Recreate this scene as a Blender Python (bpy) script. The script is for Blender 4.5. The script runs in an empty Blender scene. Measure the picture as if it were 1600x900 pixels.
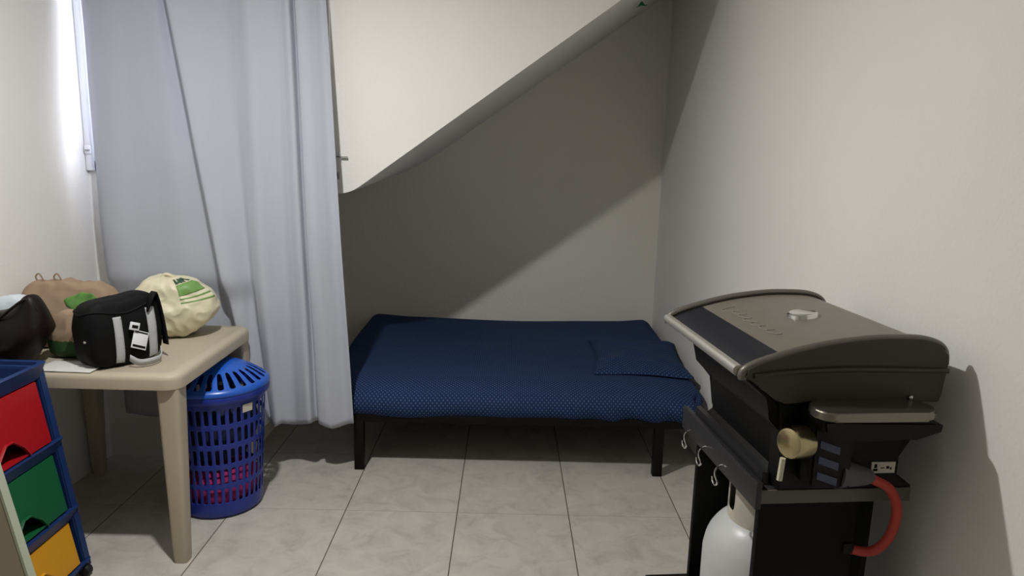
import bpy, bmesh, math, random
from mathutils import Vector, Matrix, noise
random.seed(7)
S = bpy.context.scene
COL = S.collection
PI = math.pi

# ------------------------------------------------------------------ camera
cam_d = bpy.data.cameras.new('camera'); cam = bpy.data.objects.new('camera', cam_d); COL.objects.link(cam)
R = Matrix(((0.99963939, -0.00346703, 0.02662842), (0.02550601, -0.1875536, -0.98192316), (0.00839862, 0.98224825, -0.18739754)))
# rows: camera right, camera down, camera forward in world axes
rt, dn, fw = R[0], R[1], R[2]
M = Matrix(((rt.x, -dn.x, -fw.x, 0), (rt.y, -dn.y, -fw.y, 0), (rt.z, -dn.z, -fw.z, 1.47), (0, 0, 0, 1)))
cam.matrix_world = M
cam_d.sensor_width = 36; cam_d.lens = 36 * 1126 / 1600; cam_d.clip_start = .02
S.camera = cam
# ------------------------------------------------------------------ world, lights, exposure
w = bpy.data.worlds.new('world'); S.world = w; w.use_nodes = True
w.node_tree.nodes['Background'].inputs[0].default_value = (.55, .62, .72, 1)
w.node_tree.nodes['Background'].inputs[1].default_value = .3
S.view_settings.view_transform = 'Standard'; S.view_settings.look = 'None'
S.view_settings.gamma = 1; S.view_settings.use_curve_mapping = False; S.view_settings.exposure = .1
# one small ceiling fitting: most of its light goes downward, a little spreads to the sides
LAMP = (-.74, 1.86, 2.36)
ld = bpy.data.lights.new('ceiling_light', 'AREA'); ld.shape = 'DISK'; ld.size = .075; ld.energy = 28; ld.color = (1, .985, .972)
lo = bpy.data.objects.new('ceiling_light', ld); lo.location = LAMP; COL.objects.link(lo)
lp_ = bpy.data.lights.new('ceiling_light_spill', 'POINT'); lp_.energy = 5.5; lp_.shadow_soft_size = .035; lp_.color = (1, .985, .972)
lq = bpy.data.objects.new('ceiling_light_spill', lp_); lq.location = LAMP; COL.objects.link(lq)
ad = bpy.data.lights.new('window_daylight', 'AREA'); ad.shape = 'RECTANGLE'; ad.size = .55; ad.size_y = 1.15; ad.energy = 24; ad.color = (.82, .85, 1)
ao = bpy.data.objects.new('window_daylight', ad); ao.location = (-1.55, 3.42, 1.93); ao.rotation_euler = (-PI/2, 0, 0); COL.objects.link(ao)

# ------------------------------------------------------------------ materials
def lin(c): return tuple((x/12.92 if x <= .04045 else ((x+.055)/1.055)**2.4) for x in c)
def rgb(r, g, b): return lin((r/255, g/255, b/255))
def mat(name, col, rough=.6, metal=0, var=.0, vscale=8, bump=0, bscale=40, spec=.5, coat=0, sub=None):
    m = bpy.data.materials.new(name); m.use_nodes = True
    nt = m.node_tree; N = nt.nodes; L = nt.links; b = N['Principled BSDF']
    b.inputs['Base Color'].default_value = (*col, 1); b.inputs['Roughness'].default_value = rough
    b.inputs['Metallic'].default_value = metal; b.inputs['Specular IOR Level'].default_value = spec
    b.inputs['Coat Weight'].default_value = coat
    tc = N.new('ShaderNodeTexCoord')
    if var:
        n = N.new('ShaderNodeTexNoise'); n.inputs['Scale'].default_value = vscale; n.inputs['Detail'].default_value = 6
        L.new(tc.outputs['Object'], n.inputs['Vector'])
        r = N.new('ShaderNodeValToRGB'); r.color_ramp.elements[0].position = .3; r.color_ramp.elements[1].position = .7
        r.color_ramp.elements[0].color = (*[c*(1-var) for c in col], 1); r.color_ramp.elements[1].color = (*[min(1, c*(1+var)) for c in col], 1)
        L.new(n.outputs['Fac'], r.inputs['Fac']); L.new(r.outputs['Color'], b.inputs['Base Color'])
    if bump:
        n2 = N.new('ShaderNodeTexNoise'); n2.inputs['Scale'].default_value = bscale; n2.inputs['Detail'].default_value = 4
        L.new(tc.outputs['Object'], n2.inputs['Vector'])
        bp = N.new('ShaderNodeBump'); bp.inputs['Strength'].default_value = bump; bp.inputs['Distance'].default_value = .01
        L.new(n2.outputs['Fac'], bp.inputs['Height']); L.new(bp.outputs['Normal'], b.inputs['Normal'])
    return m

def floor_mat():
    m = bpy.data.materials.new('floor_tiles'); m.use_nodes = True; nt = m.node_tree; N = nt.nodes; L = nt.links; b = N['Principled BSDF']
    tc = N.new('ShaderNodeTexCoord'); sp = N.new('ShaderNodeSeparateXYZ'); L.new(tc.outputs['Object'], sp.inputs[0])
    def mth(op, a, v=None):
        n = N.new('ShaderNodeMath'); n.operation = op
        if hasattr(a, 'links'): L.new(a, n.inputs[0])
        else: n.inputs[0].default_value = a
        if v is not None:
            if hasattr(v, 'links'): L.new(v, n.inputs[1])
            else: n.inputs[1].default_value = v
        return n.outputs[0]
    def grid(o, off, size):
        a = mth('DIVIDE', mth('SUBTRACT', o, off), size)
        f = mth('ABSOLUTE', mth('SUBTRACT', mth('FRACT', mth('ADD', a, .5)), .5))
        return mth('MULTIPLY', f, size), mth('FLOOR', a)
    gx, ix = grid(sp.outputs[0], -.6355, .4585); gy, iy = grid(sp.outputs[1], 2.741, .55)
    d1 = mth('LESS_THAN', gx, .0022); d2 = mth('LESS_THAN', gy, .0016)
    n = N.new('ShaderNodeTexNoise'); n.inputs['Scale'].default_value = 9; n.inputs['Detail'].default_value = 8; n.inputs['Roughness'].default_value = .65; n.inputs['Distortion'].default_value = .8
    cb = N.new('ShaderNodeCombineXYZ'); L.new(mth('ADD', sp.outputs[0], mth('MULTIPLY', ix, 3.7)), cb.inputs[0]); L.new(mth('ADD', sp.outputs[1], mth('MULTIPLY', iy, 5.3)), cb.inputs[1])
    L.new(cb.outputs[0], n.inputs['Vector'])
    r = N.new('ShaderNodeValToRGB'); e = r.color_ramp.elements
    e[0].position = .3; e[0].color = (*rgb(168, 164, 157), 1); e[1].position = .68; e[1].color = (*rgb(196, 191, 181), 1)
    x = r.color_ramp.elements.new(.5); x.color = (*rgb(187, 182, 174), 1)
    L.new(n.outputs['Fac'], r.inputs[0])
    def mix(f, a, c, amt):
        k = N.new('ShaderNodeMix'); k.data_type = 'RGBA'; L.new(mth('MULTIPLY', f, amt), k.inputs['Factor']); L.new(a, k.inputs['A']); k.inputs['B'].default_value = (*c, 1); return k.outputs['Result']
    c = mix(d2, r.outputs[0], rgb(120, 112, 98), .55); c = mix(d1, c, rgb(82, 74, 60), .9)
    L.new(c, b.inputs['Base Color'])
    b.inputs['Roughness'].default_value = .42; b.inputs['Specular IOR Level'].default_value = .35
    bp = N.new('ShaderNodeBump'); bp.inputs['Strength'].default_value = .3; bp.inputs['Distance'].default_value = .002; bp.invert = True
    L.new(mth('MAXIMUM', d1, d2), bp.inputs['Height']); L.new(bp.outputs[0], b.inputs['Normal'])
    return m

def sheet_mat():
    m = bpy.data.materials.new('navy_dotted_sheet'); m.use_nodes = True; nt = m.node_tree; N = nt.nodes; L = nt.links; b = N['Principled BSDF']
    tc = N.new('ShaderNodeTexCoord'); uv = tc.outputs['UV']
    mp = N.new('ShaderNodeMapping'); mp.inputs['Rotation'].default_value = (0, 0, PI/4); mp.inputs['Scale'].default_value = (74, 74, 74)
    L.new(uv, mp.inputs[0])
    v = N.new('ShaderNodeTexVoronoi'); v.inputs['Scale'].default_value = 1; v.inputs['Randomness'].default_value = 0
    L.new(mp.outputs[0], v.inputs['Vector'])
    r = N.new('ShaderNodeValToRGB'); r.color_ramp.elements[0].position = .14; r.color_ramp.elements[1].position = .30
    r.color_ramp.elements[0].color = (*rgb(76, 96, 134), 1); r.color_ramp.elements[1].color = (*rgb(24, 44, 80), 1)
    L.new(v.outputs['Distance'], r.inputs[0]); L.new(r.outputs[0], b.inputs['Base Color'])
    b.inputs['Roughness'].default_value = .85; b.inputs['Specular IOR Level'].default_value = .2; b.inputs['Sheen Weight'].default_value = 0
    n2 = N.new('ShaderNodeTexNoise'); n2.inputs['Scale'].default_value = 6; n2.inputs['Detail'].default_value = 5; L.new(tc.outputs['Object'], n2.inputs['Vector'])
    bp = N.new('ShaderNodeBump'); bp.inputs['Strength'].default_value = .5; bp.inputs['Distance'].default_value = .02; L.new(n2.outputs['Fac'], bp.inputs['Height']); L.new(bp.outputs[0], b.inputs['Normal'])
    return m

def curtain_mat():
    m = bpy.data.materials.new('curtain_cloth'); m.use_nodes = True; nt = m.node_tree; N = nt.nodes; L = nt.links; b = N['Principled BSDF']
    b.inputs['Base Color'].default_value = (*rgb(184, 188, 198), 1); b.inputs['Roughness'].default_value = .8; b.inputs['Specular IOR Level'].default_value = .2
    tc = N.new('ShaderNodeTexCoord'); wv = N.new('ShaderNodeTexNoise'); wv.inputs['Scale'].default_value = 9; wv.inputs['Detail'].default_value = 5
    mp = N.new('ShaderNodeMapping'); mp.inputs['Scale'].default_value = (1, 1, .45); L.new(tc.outputs['Object'], mp.inputs[0]); L.new(mp.outputs[0], wv.inputs['Vector'])
    bp = N.new('ShaderNodeBump'); bp.inputs['Strength'].default_value = .35; bp.inputs['Distance'].default_value = .015; L.new(wv.outputs['Fac'], bp.inputs['Height']); L.new(bp.outputs[0], b.inputs['Normal'])
    t = N.new('ShaderNodeBsdfTranslucent'); t.inputs[0].default_value = (*rgb(200, 205, 222), 1); mx = N.new('ShaderNodeMixShader'); mx.inputs[0].default_value = .08
    L.new(b.outputs[0], mx.inputs[1]); L.new(t.outputs[0], mx.inputs[2]); L.new(mx.outputs[0], N['Material Output'].inputs[0])
    return m

def glass_mat():
    m = bpy.data.materials.new('window_glass'); m.use_nodes = True; nt = m.node_tree; N = nt.nodes; L = nt.links
    g = N.new('ShaderNodeBsdfGlossy'); g.inputs['Roughness'].default_value = .02; t = N.new('ShaderNodeBsdfTransparent'); mx = N.new('ShaderNodeMixShader'); mx.inputs[0].default_value = .08
    L.new(t.outputs[0], mx.inputs[1]); L.new(g.outputs[0], mx.inputs[2]); L.new(mx.outputs[0], N['Material Output'].inputs[0]); return m

WALL = rgb(232, 230, 225)
M_wall = mat('wall_paint', WALL, .75, var=.02, vscale=1.5, bump=.12, bscale=90, spec=.25)
M_wallb = mat('alcove_wall_paint', rgb(232, 229, 220), .8, var=.02, vscale=2, bump=.25, bscale=55, spec=.2)
M_ceil = mat('ceiling_paint', rgb(238, 236, 230), .8)
M_floor = floor_mat()
M_pvc = mat('white_plastic_trim', rgb(225, 226, 230), .4)
M_greyb = mat('grey_metal_bracket', rgb(120, 120, 118), .5, .5)
M_glass = glass_mat()
M_curt = curtain_mat()
M_sheet = sheet_mat()
M_bedmetal = mat('black_bed_metal', rgb(10, 9, 8), .6, 0, spec=.2)
M_slat = mat('bed_slat_wood', rgb(120, 95, 65), .7)
M_table = mat('beige_resin', rgb(176, 166, 146), .5, var=.03, vscale=5, spec=.35)
M_blue = mat('blue_basket_plastic', rgb(16, 44, 140), .38, var=.05, vscale=6, spec=.6)
M_lidblue = mat('blue_lid_plastic', rgb(28, 88, 186), .3, spec=.6)
M_pink = mat('pink_laundry_cloth', rgb(150, 32, 96), .9, var=.3, vscale=14, bump=.6, bscale=18)
M_darkfill = mat('dark_fill_navy', rgb(24, 30, 62), .9, var=.3, vscale=14, bump=.6, bscale=18)  # navy for the added filler that stands in for the basket's dark inside
M_label = mat('paper_label', rgb(205, 200, 185), .7)
M_tblue = mat('tower_blue_plastic', rgb(26, 50, 98), .4, var=.05, spec=.4)
M_tred = mat('tower_red_plastic', rgb(160, 16, 26), .4, spec=.35)
M_tgreen = mat('tower_green_plastic', rgb(18, 88, 54), .4, spec=.35)
M_tyel = mat('tower_yellow_plastic', rgb(208, 148, 26), .4, spec=.35)
M_rubber = mat('black_rubber', rgb(16, 16, 17), .7)
M_board = mat('pale_board', rgb(188, 178, 152), .6, var=.04, vscale=6)
M_edge = mat('pale_green_edging', rgb(196, 205, 180), .5)
M_lid = mat('taupe_enamel', rgb(116, 110, 99), .42, .1, var=.05, vscale=30, spec=.5)
M_lidrim = mat('grey_cast_rim', rgb(104, 100, 92), .4, .35)
M_lidend = mat('dark_cast_metal', rgb(58, 53, 46), .45, .3)
M_band = mat('dark_enamel_band', rgb(26, 28, 36), .3)
M_black = mat('black_enamel', rgb(10, 9, 9), .5, spec=.25)
M_blackp = mat('black_side_panel', rgb(11, 10, 10), .65, spec=.2)
M_rail = mat('charcoal_rail', rgb(50, 49, 50), .45, .3)
M_railg = mat('grey_shelf_edge', rgb(98, 94, 86), .5, .2)
M_steel = mat('brushed_steel', rgb(205, 202, 194), .38, .8)
M_chrome = mat('chrome', rgb(220, 220, 218), .12, 1)
M_knob = mat('brass_tinted_knob', rgb(178, 164, 126), .22, .9)
M_bot = mat('gas_bottle_paint', rgb(196, 198, 196), .35, var=.06, vscale=9, spec=.5)
M_collar = mat('gas_bottle_collar', rgb(190, 184, 168), .4, var=.15, vscale=14)
M_hose = mat('red_rubber_hose', rgb(178, 58, 42), .55)
M_reg = mat('grey_plastic_cone', rgb(84, 84, 88), .5)
M_slot = mat('slate_vent', rgb(66, 72, 96), .5)
M_cream = mat('cream_plastic_bag', rgb(212, 206, 176), .45, var=.05, vscale=7, bump=.25, bscale=16, spec=.45)
M_green = mat('green_print', rgb(108, 150, 78), .5)
M_dkgreen = mat('dark_green_print', rgb(32, 74, 48), .5)
M_kraft = mat('kraft_paper', rgb(152, 128, 104), .8, var=.08, vscale=7, bump=.5, bscale=12)
M_leaf = mat('leaf_green_print', rgb(84, 132, 58), .7, var=.45, vscale=30)
M_leafd = mat('deep_green_print', rgb(42, 78, 34), .7, var=.3, vscale=14)
M_bagblk = mat('black_nylon', rgb(9, 9, 10), .7, bump=.15, bscale=60, spec=.18)
M_strap = mat('grey_webbing', rgb(172, 174, 176), .7, bump=.2, bscale=150)
M_tag = mat('white_tag', rgb(214, 216, 220), .5)
M_maroon = mat('dark_maroon_bag', rgb(20, 12, 11), .45, bump=.4, bscale=10, spec=.22)
M_white = mat('white_film', rgb(205, 215, 220), .5, bump=.5, bscale=14)
M_sheetp = mat('white_sheet', rgb(205, 205, 200), .6)

# ------------------------------------------------------------------ mesh helpers
def link_mesh(name, bm, m, parent=None, smooth=True, loc=None, rot=None, auto=40):
    me = bpy.data.meshes.new(name); bmesh.ops.recalc_face_normals(bm, faces=bm.faces); bm.to_mesh(me); bm.free()
    o = bpy.data.objects.new(name, me); COL.objects.link(o)
    for mm in (m if isinstance(m, (list, tuple)) else [m]): me.materials.append(mm)
    if smooth:
        for p in me.polygons: p.use_smooth = True
        me.set_sharp_from_angle(angle=math.radians(auto))
    if parent: o.parent = parent
    if loc: o.location = loc
    if rot: o.rotation_euler = rot
    return o
def thing(name, label, cat, loc=(0, 0, 0), rz=0, group=None):
    o = bpy.data.objects.new(name, None); COL.objects.link(o); o.location = loc; o.rotation_euler = (0, 0, rz); o.empty_display_size = .05
    return tag(o, label, cat, group)
def tag(o, label, cat, group=None):
    o['label'] = label; o['category'] = cat
    if group: o['group'] = group
    return o
def struct(o): o['kind'] = 'structure'; return o
def add_box(bm, x0, x1, y0, y1, z0, z1, bev=0, seg=2, mtx=None):
    r = bmesh.ops.create_cube(bm, size=1); vs = r['verts']
    for v in vs: v.co = Vector((x0+(v.co.x+.5)*(x1-x0), y0+(v.co.y+.5)*(y1-y0), z0+(v.co.z+.5)*(z1-z0)))
    if bev:
        es = list({e for v in vs for e in v.link_edges})
        rr = bmesh.ops.bevel(bm, geom=es, offset=bev, segments=seg, affect='EDGES', profile=.5)
        vs = [v for v in rr['verts']]
    if mtx:
        for v in vs: v.co = mtx @ v.co
    return vs
def box(name, x0, x1, y0, y1, z0, z1, m, parent=None, bev=0, seg=2, **k):
    bm = bmesh.new(); add_box(bm, x0, x1, y0, y1, z0, z1, bev, seg); return link_mesh(name, bm, m, parent, **k)
def catmull(pts, n=8):
    out = []; P = [Vector(p) for p in pts]
    for i in range(len(P)-1):
        p0 = P[max(i-1, 0)]; p1 = P[i]; p2 = P[i+1]; p3 = P[min(i+2, len(P)-1)]
        for k in range(n):
            t = k/n; out.append(.5*((2*p1)+(-p0+p2)*t+(2*p0-5*p1+4*p2-p3)*t*t+(-p0+3*p1-3*p2+p3)*t**3))
    out.append(P[-1]); return out
def add_tube(bm, pts, r, n=10, caps=True):
    P = [Vector(p) for p in pts]; rings = []; up = None
    for i, p in enumerate(P):
        t = (P[min(i+1, len(P)-1)]-P[max(i-1, 0)]).normalized()
        if up is None:
            up = Vector((0, 0, 1)) if abs(t.z) < .9 else Vector((1, 0, 0))
        a = t.cross(up).normalized(); b = a.cross(t).normalized(); up = b
        rr = r[i] if isinstance(r, (list, tuple)) else r
        rings.append([bm.verts.new(p+(a*math.cos(2*PI*k/n)+b*math.sin(2*PI*k/n))*rr) for k in range(n)])
    for i in range(len(rings)-1):
        for k in range(n): bm.faces.new((rings[i][k], rings[i][(k+1) % n], rings[i+1][(k+1) % n], rings[i+1][k]))
    if caps: bm.faces.new(rings[0][::-1]); bm.faces.new(rings[-1])
def tube(name, pts, r, m, parent=None, n=10, **k):
    bm = bmesh.new(); add_tube(bm, pts, r, n); return link_mesh(name, bm, m, parent, **k)
def add_prism(bm, poly, a0, a1, plane='xz', bev=0, seg=2):
    """poly in plane, extruded along the remaining axis from a0 to a1"""
    def mk(p, a): return {'xz': (p[0], a, p[1]), 'xy': (p[0], p[1], a), 'yz': (a, p[0], p[1])}[plane]
    A = [bm.verts.new(mk(p, a0)) for p in poly]; B = [bm.verts.new(mk(p, a1)) for p in poly]; n = len(poly)
    fa = bm.faces.new(A); fb = bm.faces.new(B[::-1]); 
    for i in range(n): bm.faces.new((A[i], B[i], B[(i+1) % n], A[(i+1) % n]))
    if bev:
        es = [e for f in (fa, fb) for e in f.edges]
        bmesh.ops.bevel(bm, geom=es, offset=bev, segments=seg, affect='EDGES')
def prism(name, poly, a0, a1, m, parent=None, plane='xz', bev=0, seg=2, **k):
    bm = bmesh.new(); add_prism(bm, poly, a0, a1, plane, bev, seg); return link_mesh(name, bm, m, parent, **k)
def add_lathe(bm, prof, n=40, c=(0, 0, 0), close=False):
    rings = []
    for r, z in prof: rings.append([bm.verts.new((c[0]+r*math.cos(2*PI*k/n), c[1]+r*math.sin(2*PI*k/n), c[2]+z)) for k in range(n)] if r > 1e-5 else [bm.verts.new((c[0], c[1], c[2]+z))])
    for i in range(len(rings)-1):
        a, b = rings[i], rings[i+1]
        for k in range(n):
            k2 = (k+1) % n
            if len(a) == 1 and len(b) == 1: continue
            if len(a) == 1: bm.faces.new((a[0], b[k2], b[k]))
            elif len(b) == 1: bm.faces.new((a[k], a[k2], b[0]))
            else: bm.faces.new((a[k], a[k2], b[k2], b[k]))
    if close:
        for k in range(n): bm.faces.new((rings[-1][k], rings[-1][(k+1) % n], rings[0][(k+1) % n], rings[0][k]))
def grid_mesh(bm, f, nu, nv, uvf=None, wrap=False):
    V = [[bm.verts.new(f(i/(nu), j/(nv))) for j in range(nv+1)] for i in range(nu+1)]
    uvl = bm.loops.layers.uv.verify() if uvf else None
    for i in range(nu):
        for j in range(nv):
            fc = bm.faces.new((V[i][j], V[i+1][j], V[i+1][j+1], V[i][j+1]))
            if uvf:
                for l, (a, b) in zip(fc.loops, ((i, j), (i+1, j), (i+1, j+1), (i, j+1))): l[uvl].uv = uvf(a/nu, b/nv)
    return V
def mod(o, t, **k):
    md = o.modifiers.new(t.lower(), t)
    for a, b in k.items(): setattr(md, a, b)
    return md
def smooth01(t): t = max(0, min(1, t)); return t*t*(3-2*t)

# ------------------------------------------------------------------ the room
XL, XR, YB, YF, YS, ZC = -1.85, .965, 4.6, -1.6, 3.22, 2.6
struct(box('floor', XL-.1, XR+.1, YF-.1, YB+.1, -.08, 0, M_floor, smooth=False))
struct(box('ceiling', XL-.1, XR+.1, YF-.1, YB+.1, ZC, ZC+.08, M_ceil, smooth=False))
struct(box('wall_right', XR, XR+.1, YF-.1, YB+.1, 0, ZC, M_wall, smooth=False))
struct(box('wall_left', XL-.1, XL, YF-.1, YS+.12, 0, ZC, M_wall, smooth=False))
struct(box('wall_back', -1.3, XR, YB, YB+.1, 0, ZC, M_wallb, smooth=False))
struct(box('wall_front', XL, XR, YF-.1, YF, 0, ZC, M_wall, smooth=False))
struct(box('wall_alcove', -1.3, -1.2, YS+.12, YB, 0, ZC, M_wallb, smooth=False))
# wall that carries the window, behind the curtain
WX0, WX1, WZ0, WZ1 = -1.85, -1.25, 1.335, 2.5
bm = bmesh.new()
add_box(bm, XL, -1.2, YS, YS+.12, 0, WZ0); add_box(bm, XL, -1.2, YS, YS+.12, WZ1, ZC); add_box(bm, WX1, -1.2, YS, YS+.12, WZ0, WZ1)
struct(link_mesh('wall_window', bm, M_wall, smooth=False))
# the mass of the stair: upright front, sloping underside
def soff(y):
    k = smooth01((y-YS)/(YB-YS)); d = .035*k; rr = .05+.22*k
    pts = [(-1.2, 1.262-d*.3)]
    a = Vector((-.705, 1.262-d*.3)); sl = .728
    for t in range(9):
        s = (t/8-.5)*2
        x = a.x+s*rr
        base = 1.262-d*.3
        z = base+sl*(rr/4)*(1+s)**2
        pts.append((x, z))
    pts.append((XR, 1.262+sl*(XR+.705)-d))
    return pts
bm = bmesh.new(); ys = [YS, YS+.12, YS+.1201]+[YS+.12+(YB-YS-.12)*k/6 for k in range(1, 7)]
rows = []
for y in ys:
    P = soff(y); P = P+[(XR, ZC), (P[0][0], ZC)]
    rows.append([bm.verts.new((p[0], y, p[1])) for p in P])
n = len(rows[0])
bm.faces.new(rows[0]); bm.faces.new(rows[-1][::-1])
for i in range(len(rows)-1):
    for k in range(n): bm.faces.new((rows[i][k], rows[i+1][k], rows[i+1][(k+1) % n], rows[i][(k+1) % n]))
struct(link_mesh('wall_stair', bm, M_wall, auto=30))
# window
w1 = bpy.data.objects.new('window_1', None); COL.objects.link(w1); w1.location = ((WX0+WX1)/2, YS, WZ0); struct(w1)
hw = (WX1-WX0)/2; hh = WZ1-WZ0
bm = bmesh.new()
add_box(bm, -hw, -hw+.10, -.015, .06, 0, hh, .004); add_box(bm, hw-.05, hw, -.015, .06, 0, hh, .004)
add_box(bm, -hw, hw, -.015, .06, 0, .045, .004); add_box(bm, -hw, hw, -.015, .06, hh-.045, hh, .004); 
link_mesh('window_frame', bm, M_pvc, w1)
box('pane', -hw+.04, hw-.04, .028, .032, .04, hh-.04, M_glass, w1, smooth=False)
# white trims with little latches each side of the curtain
struct(box('trim_1', -1.848, -1.812, YS-.022, YS-.0005, 1.335, 2.55, M_pvc, bev=.003))
struct(box('trim_2', -.80, -.775, YS-.018, YS-.0005, 1.44, 2.55, M_pvc, bev=.003))
def bracket(x, z, label, wd, y):
    t = thing('curtain_bracket', label, 'bracket', (x, y, z))
    bm = bmesh.new(); add_box(bm, -.014, .014, -.008, 0, -.018, .018, .003); link_mesh('plate', bm, M_pvc, t)
    bm = bmesh.new(); add_box(bm, -.004, wd, -.02, -.0075, -.004, .0, .001); link_mesh('hook', bm, M_greyb, t)
    return t
bracket(-1.832, 1.425, 'small white bracket on the window trim left of the curtain', .012, YS-.022)
bracket(-.752, 1.425, 'small white bracket at the right edge of the curtain on the stair wall', .045, YS-.0005)
tag(box('wall_clip', -.762, -.748, YS-.022, YS-.0005, 1.325, 1.355, M_greyb, bev=.002), 'small grey clip low on stair wall just right of the curtain', 'clip')
# scrap of green on the soffit
bm = bmesh.new()
for k in range(5):
    a = -.5+k*.25; add_tube(bm, [(0, 0, 0), (.02*math.sin(a)*1.5, -.01, -.018), (.03*math.sin(a)*2, -.015, -.032+.004*k)], [.004, .003, .001], 6)
g = link_mesh('green_scrap', bm, mat('green_scrap_plastic', rgb(30, 120, 80), .5)); g.location = (.655, 3.88, 2.231); tag(g, 'tiny green scrap stuck to the sloping stair underside at top', 'scrap')

# ------------------------------------------------------------------ curtain
def sinfold(x, a, b): return smooth01((x-a)/(b-a))
CT = [  # s, x at z=2.05, x at z=.89, x at z=.24, y at top, y at bottom
 (0.00, -1.782, -1.745, -1.730,  .020,  .030), (.05, -1.74, -1.71, -1.69, -.005, -.005), (.10, -1.67, -1.65, -1.62, -.014, -.012), (.15, -1.60, -1.58, -1.54, .004, .006),
 (.20, -1.54, -1.50, -1.45, .008, .01), (.26, -1.475, -1.38, -1.30, .006, .01), (.305, -1.448, -1.287, -1.172, .030, .034), (.320, -1.436, -1.262, -1.143, .026, .028), (.342, -1.412, -1.228, -1.103, -.028, -.032),
 (.36, -1.398, -1.212, -1.092, -.044, -.050), (.41, -1.34, -1.17, -1.075, -.022, -.03), (.46, -1.26, -1.14, -1.06, .0, .005), (.50, -1.20, -1.115, -1.05, .016, .022),
 (.54, -1.15, -1.09, -1.035, .010, .0), (.58, -1.09, -1.05, -1.01, -.010, -.022), (.63, -1.035, -1.00, -.975, -.002, .006), (.68, -.985, -.96, -.935, .008, .018), (.72, -.955, -.925, -.90, .0, .0), (.765, -.922, -.880, -.860, -.018, -.020),
 (.785, -.912, -.868, -.845, .016, .012), (.80, -.904, -.859, -.83, .016, .012), (.815, -.893, -.85, -.82, -.014, -.016), (.87, -.855, -.81, -.775, -.020, -.026), (.92, -.82, -.775, -.745, -.006, -.010), (.96, -.795, -.740, -.705, .006, .012), (1.0, -.772, -.704, -.668, -.004, .0)]
def interp(tab, s, c):
    for i in range(len(tab)-1):
        if s <= tab[i+1][0]+1e-9:
            t = (s-tab[i][0])/(tab[i+1][0]-tab[i][0])
            p0 = tab[max(i-1, 0)]; p1 = tab[i]; p2 = tab[i+1]; p3 = tab[min(i+2, len(tab)-1)]
            m1 = (p2[c]-p0[c])/(p2[0]-p0[0])*(p2[0]-p1[0]); m2 = (p3[c]-p1[c])/(p3[0]-p1[0])*(p2[0]-p1[0])
            return (2*t**3-3*t*t+1)*p1[c]+(t**3-2*t*t+t)*m1+(-2*t**3+3*t*t)*p2[c]+(t**3-t*t)*m2
    return tab[-1][c]
YC = 3.085; ZT = 2.5
def curt(s, t):
    z = ZT+(t)*(.238-ZT)
    xa, xb, xc = interp(CT, s, 1), interp(CT, s, 2), interp(CT, s, 3)
    if z >= .89: x = xb+(xa-xb)*((z-.89)/1.16)
    else: x = xc+(xb-xc)*((z-.24)/.65)
    k = smooth01((2.2-z)/1.9)
    y = interp(CT, s, 4)*(1-k)+interp(CT, s, 5)*k
    y += (.045+.02*smooth01((x+1.1)/.3))*(1-smooth01((2.2-z)/1.3)) + .04*smooth01((.9-z)/.12)*smooth01((-1.08-x)/.06) - .012*smooth01((.7-z)/.4)*smooth01((x+1.0)/.1)
    nn = noise.noise(Vector((x*4, z*1.3, 3)))*.009+noise.noise(Vector((x*9, z*3.2, 7)))*.005
    z2 = z + t**8*(.012*math.sin(s*26)-.02*smooth01((.62-s)/.2)*0)
    z2 -= t**10*.03*smooth01(1-abs(s-.55)/.06)
    return Vector((x, YC+y+nn, z2))
bm = bmesh.new(); grid_mesh(bm, curt, 230, 90)
cu = link_mesh('curtain', bm, M_curt, auto=180); mod(cu, 'SOLIDIFY', thickness=.002)
ct = thing('window_curtain', 'long pale grey-blue cloth curtain hanging in loose folds over the window', 'curtain', (-1.25, YC, .22))
cu.parent = ct; cu.matrix_parent_inverse = Matrix.Translation((1.25, -YC, -.22)); cu.name = 'cloth'
rod = tube('rod', [(-.598, .045, 2.29), (.55, .045, 2.29)], .01, M_pvc, ct, 12)

# ------------------------------------------------------------------ bed
bed = thing('bed_frame', 'low black metal bed frame with square legs under the stair slope', 'bed', (.035, 3.12, 0))
X0, X1 = -.86, .86
bm = bmesh.new()
add_box(bm, X0, X1, .0, .035, .235, .275, .003); add_box(bm, X0, X1, 1.37, 1.405, .235, .275, .003)
add_box(bm, X0, X0+.035, .035, 1.37, .235, .275, .003); add_box(bm, X1-.035, X1, .035, 1.37, .235, .275, .003); add_box(bm, -.0175, .0175, .035, 1.37, .235, .27, .003)
link_mesh('side_rails', bm, M_bedmetal, bed)
bm = bmesh.new()
for k in range(12):
    x = -.78+k*.142; add_box(bm, x-.03, x+.03, .01, 1.395, .272, .282, .002)
link_mesh('slats', bm, M_slat, bed)
for lx in (-.693, .688):
    for ly in (.0, 1.36):
        box('leg', lx-.022, lx+.022, ly, ly+.04, 0, .24, M_bedmetal, bed, bev=.003)
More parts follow.
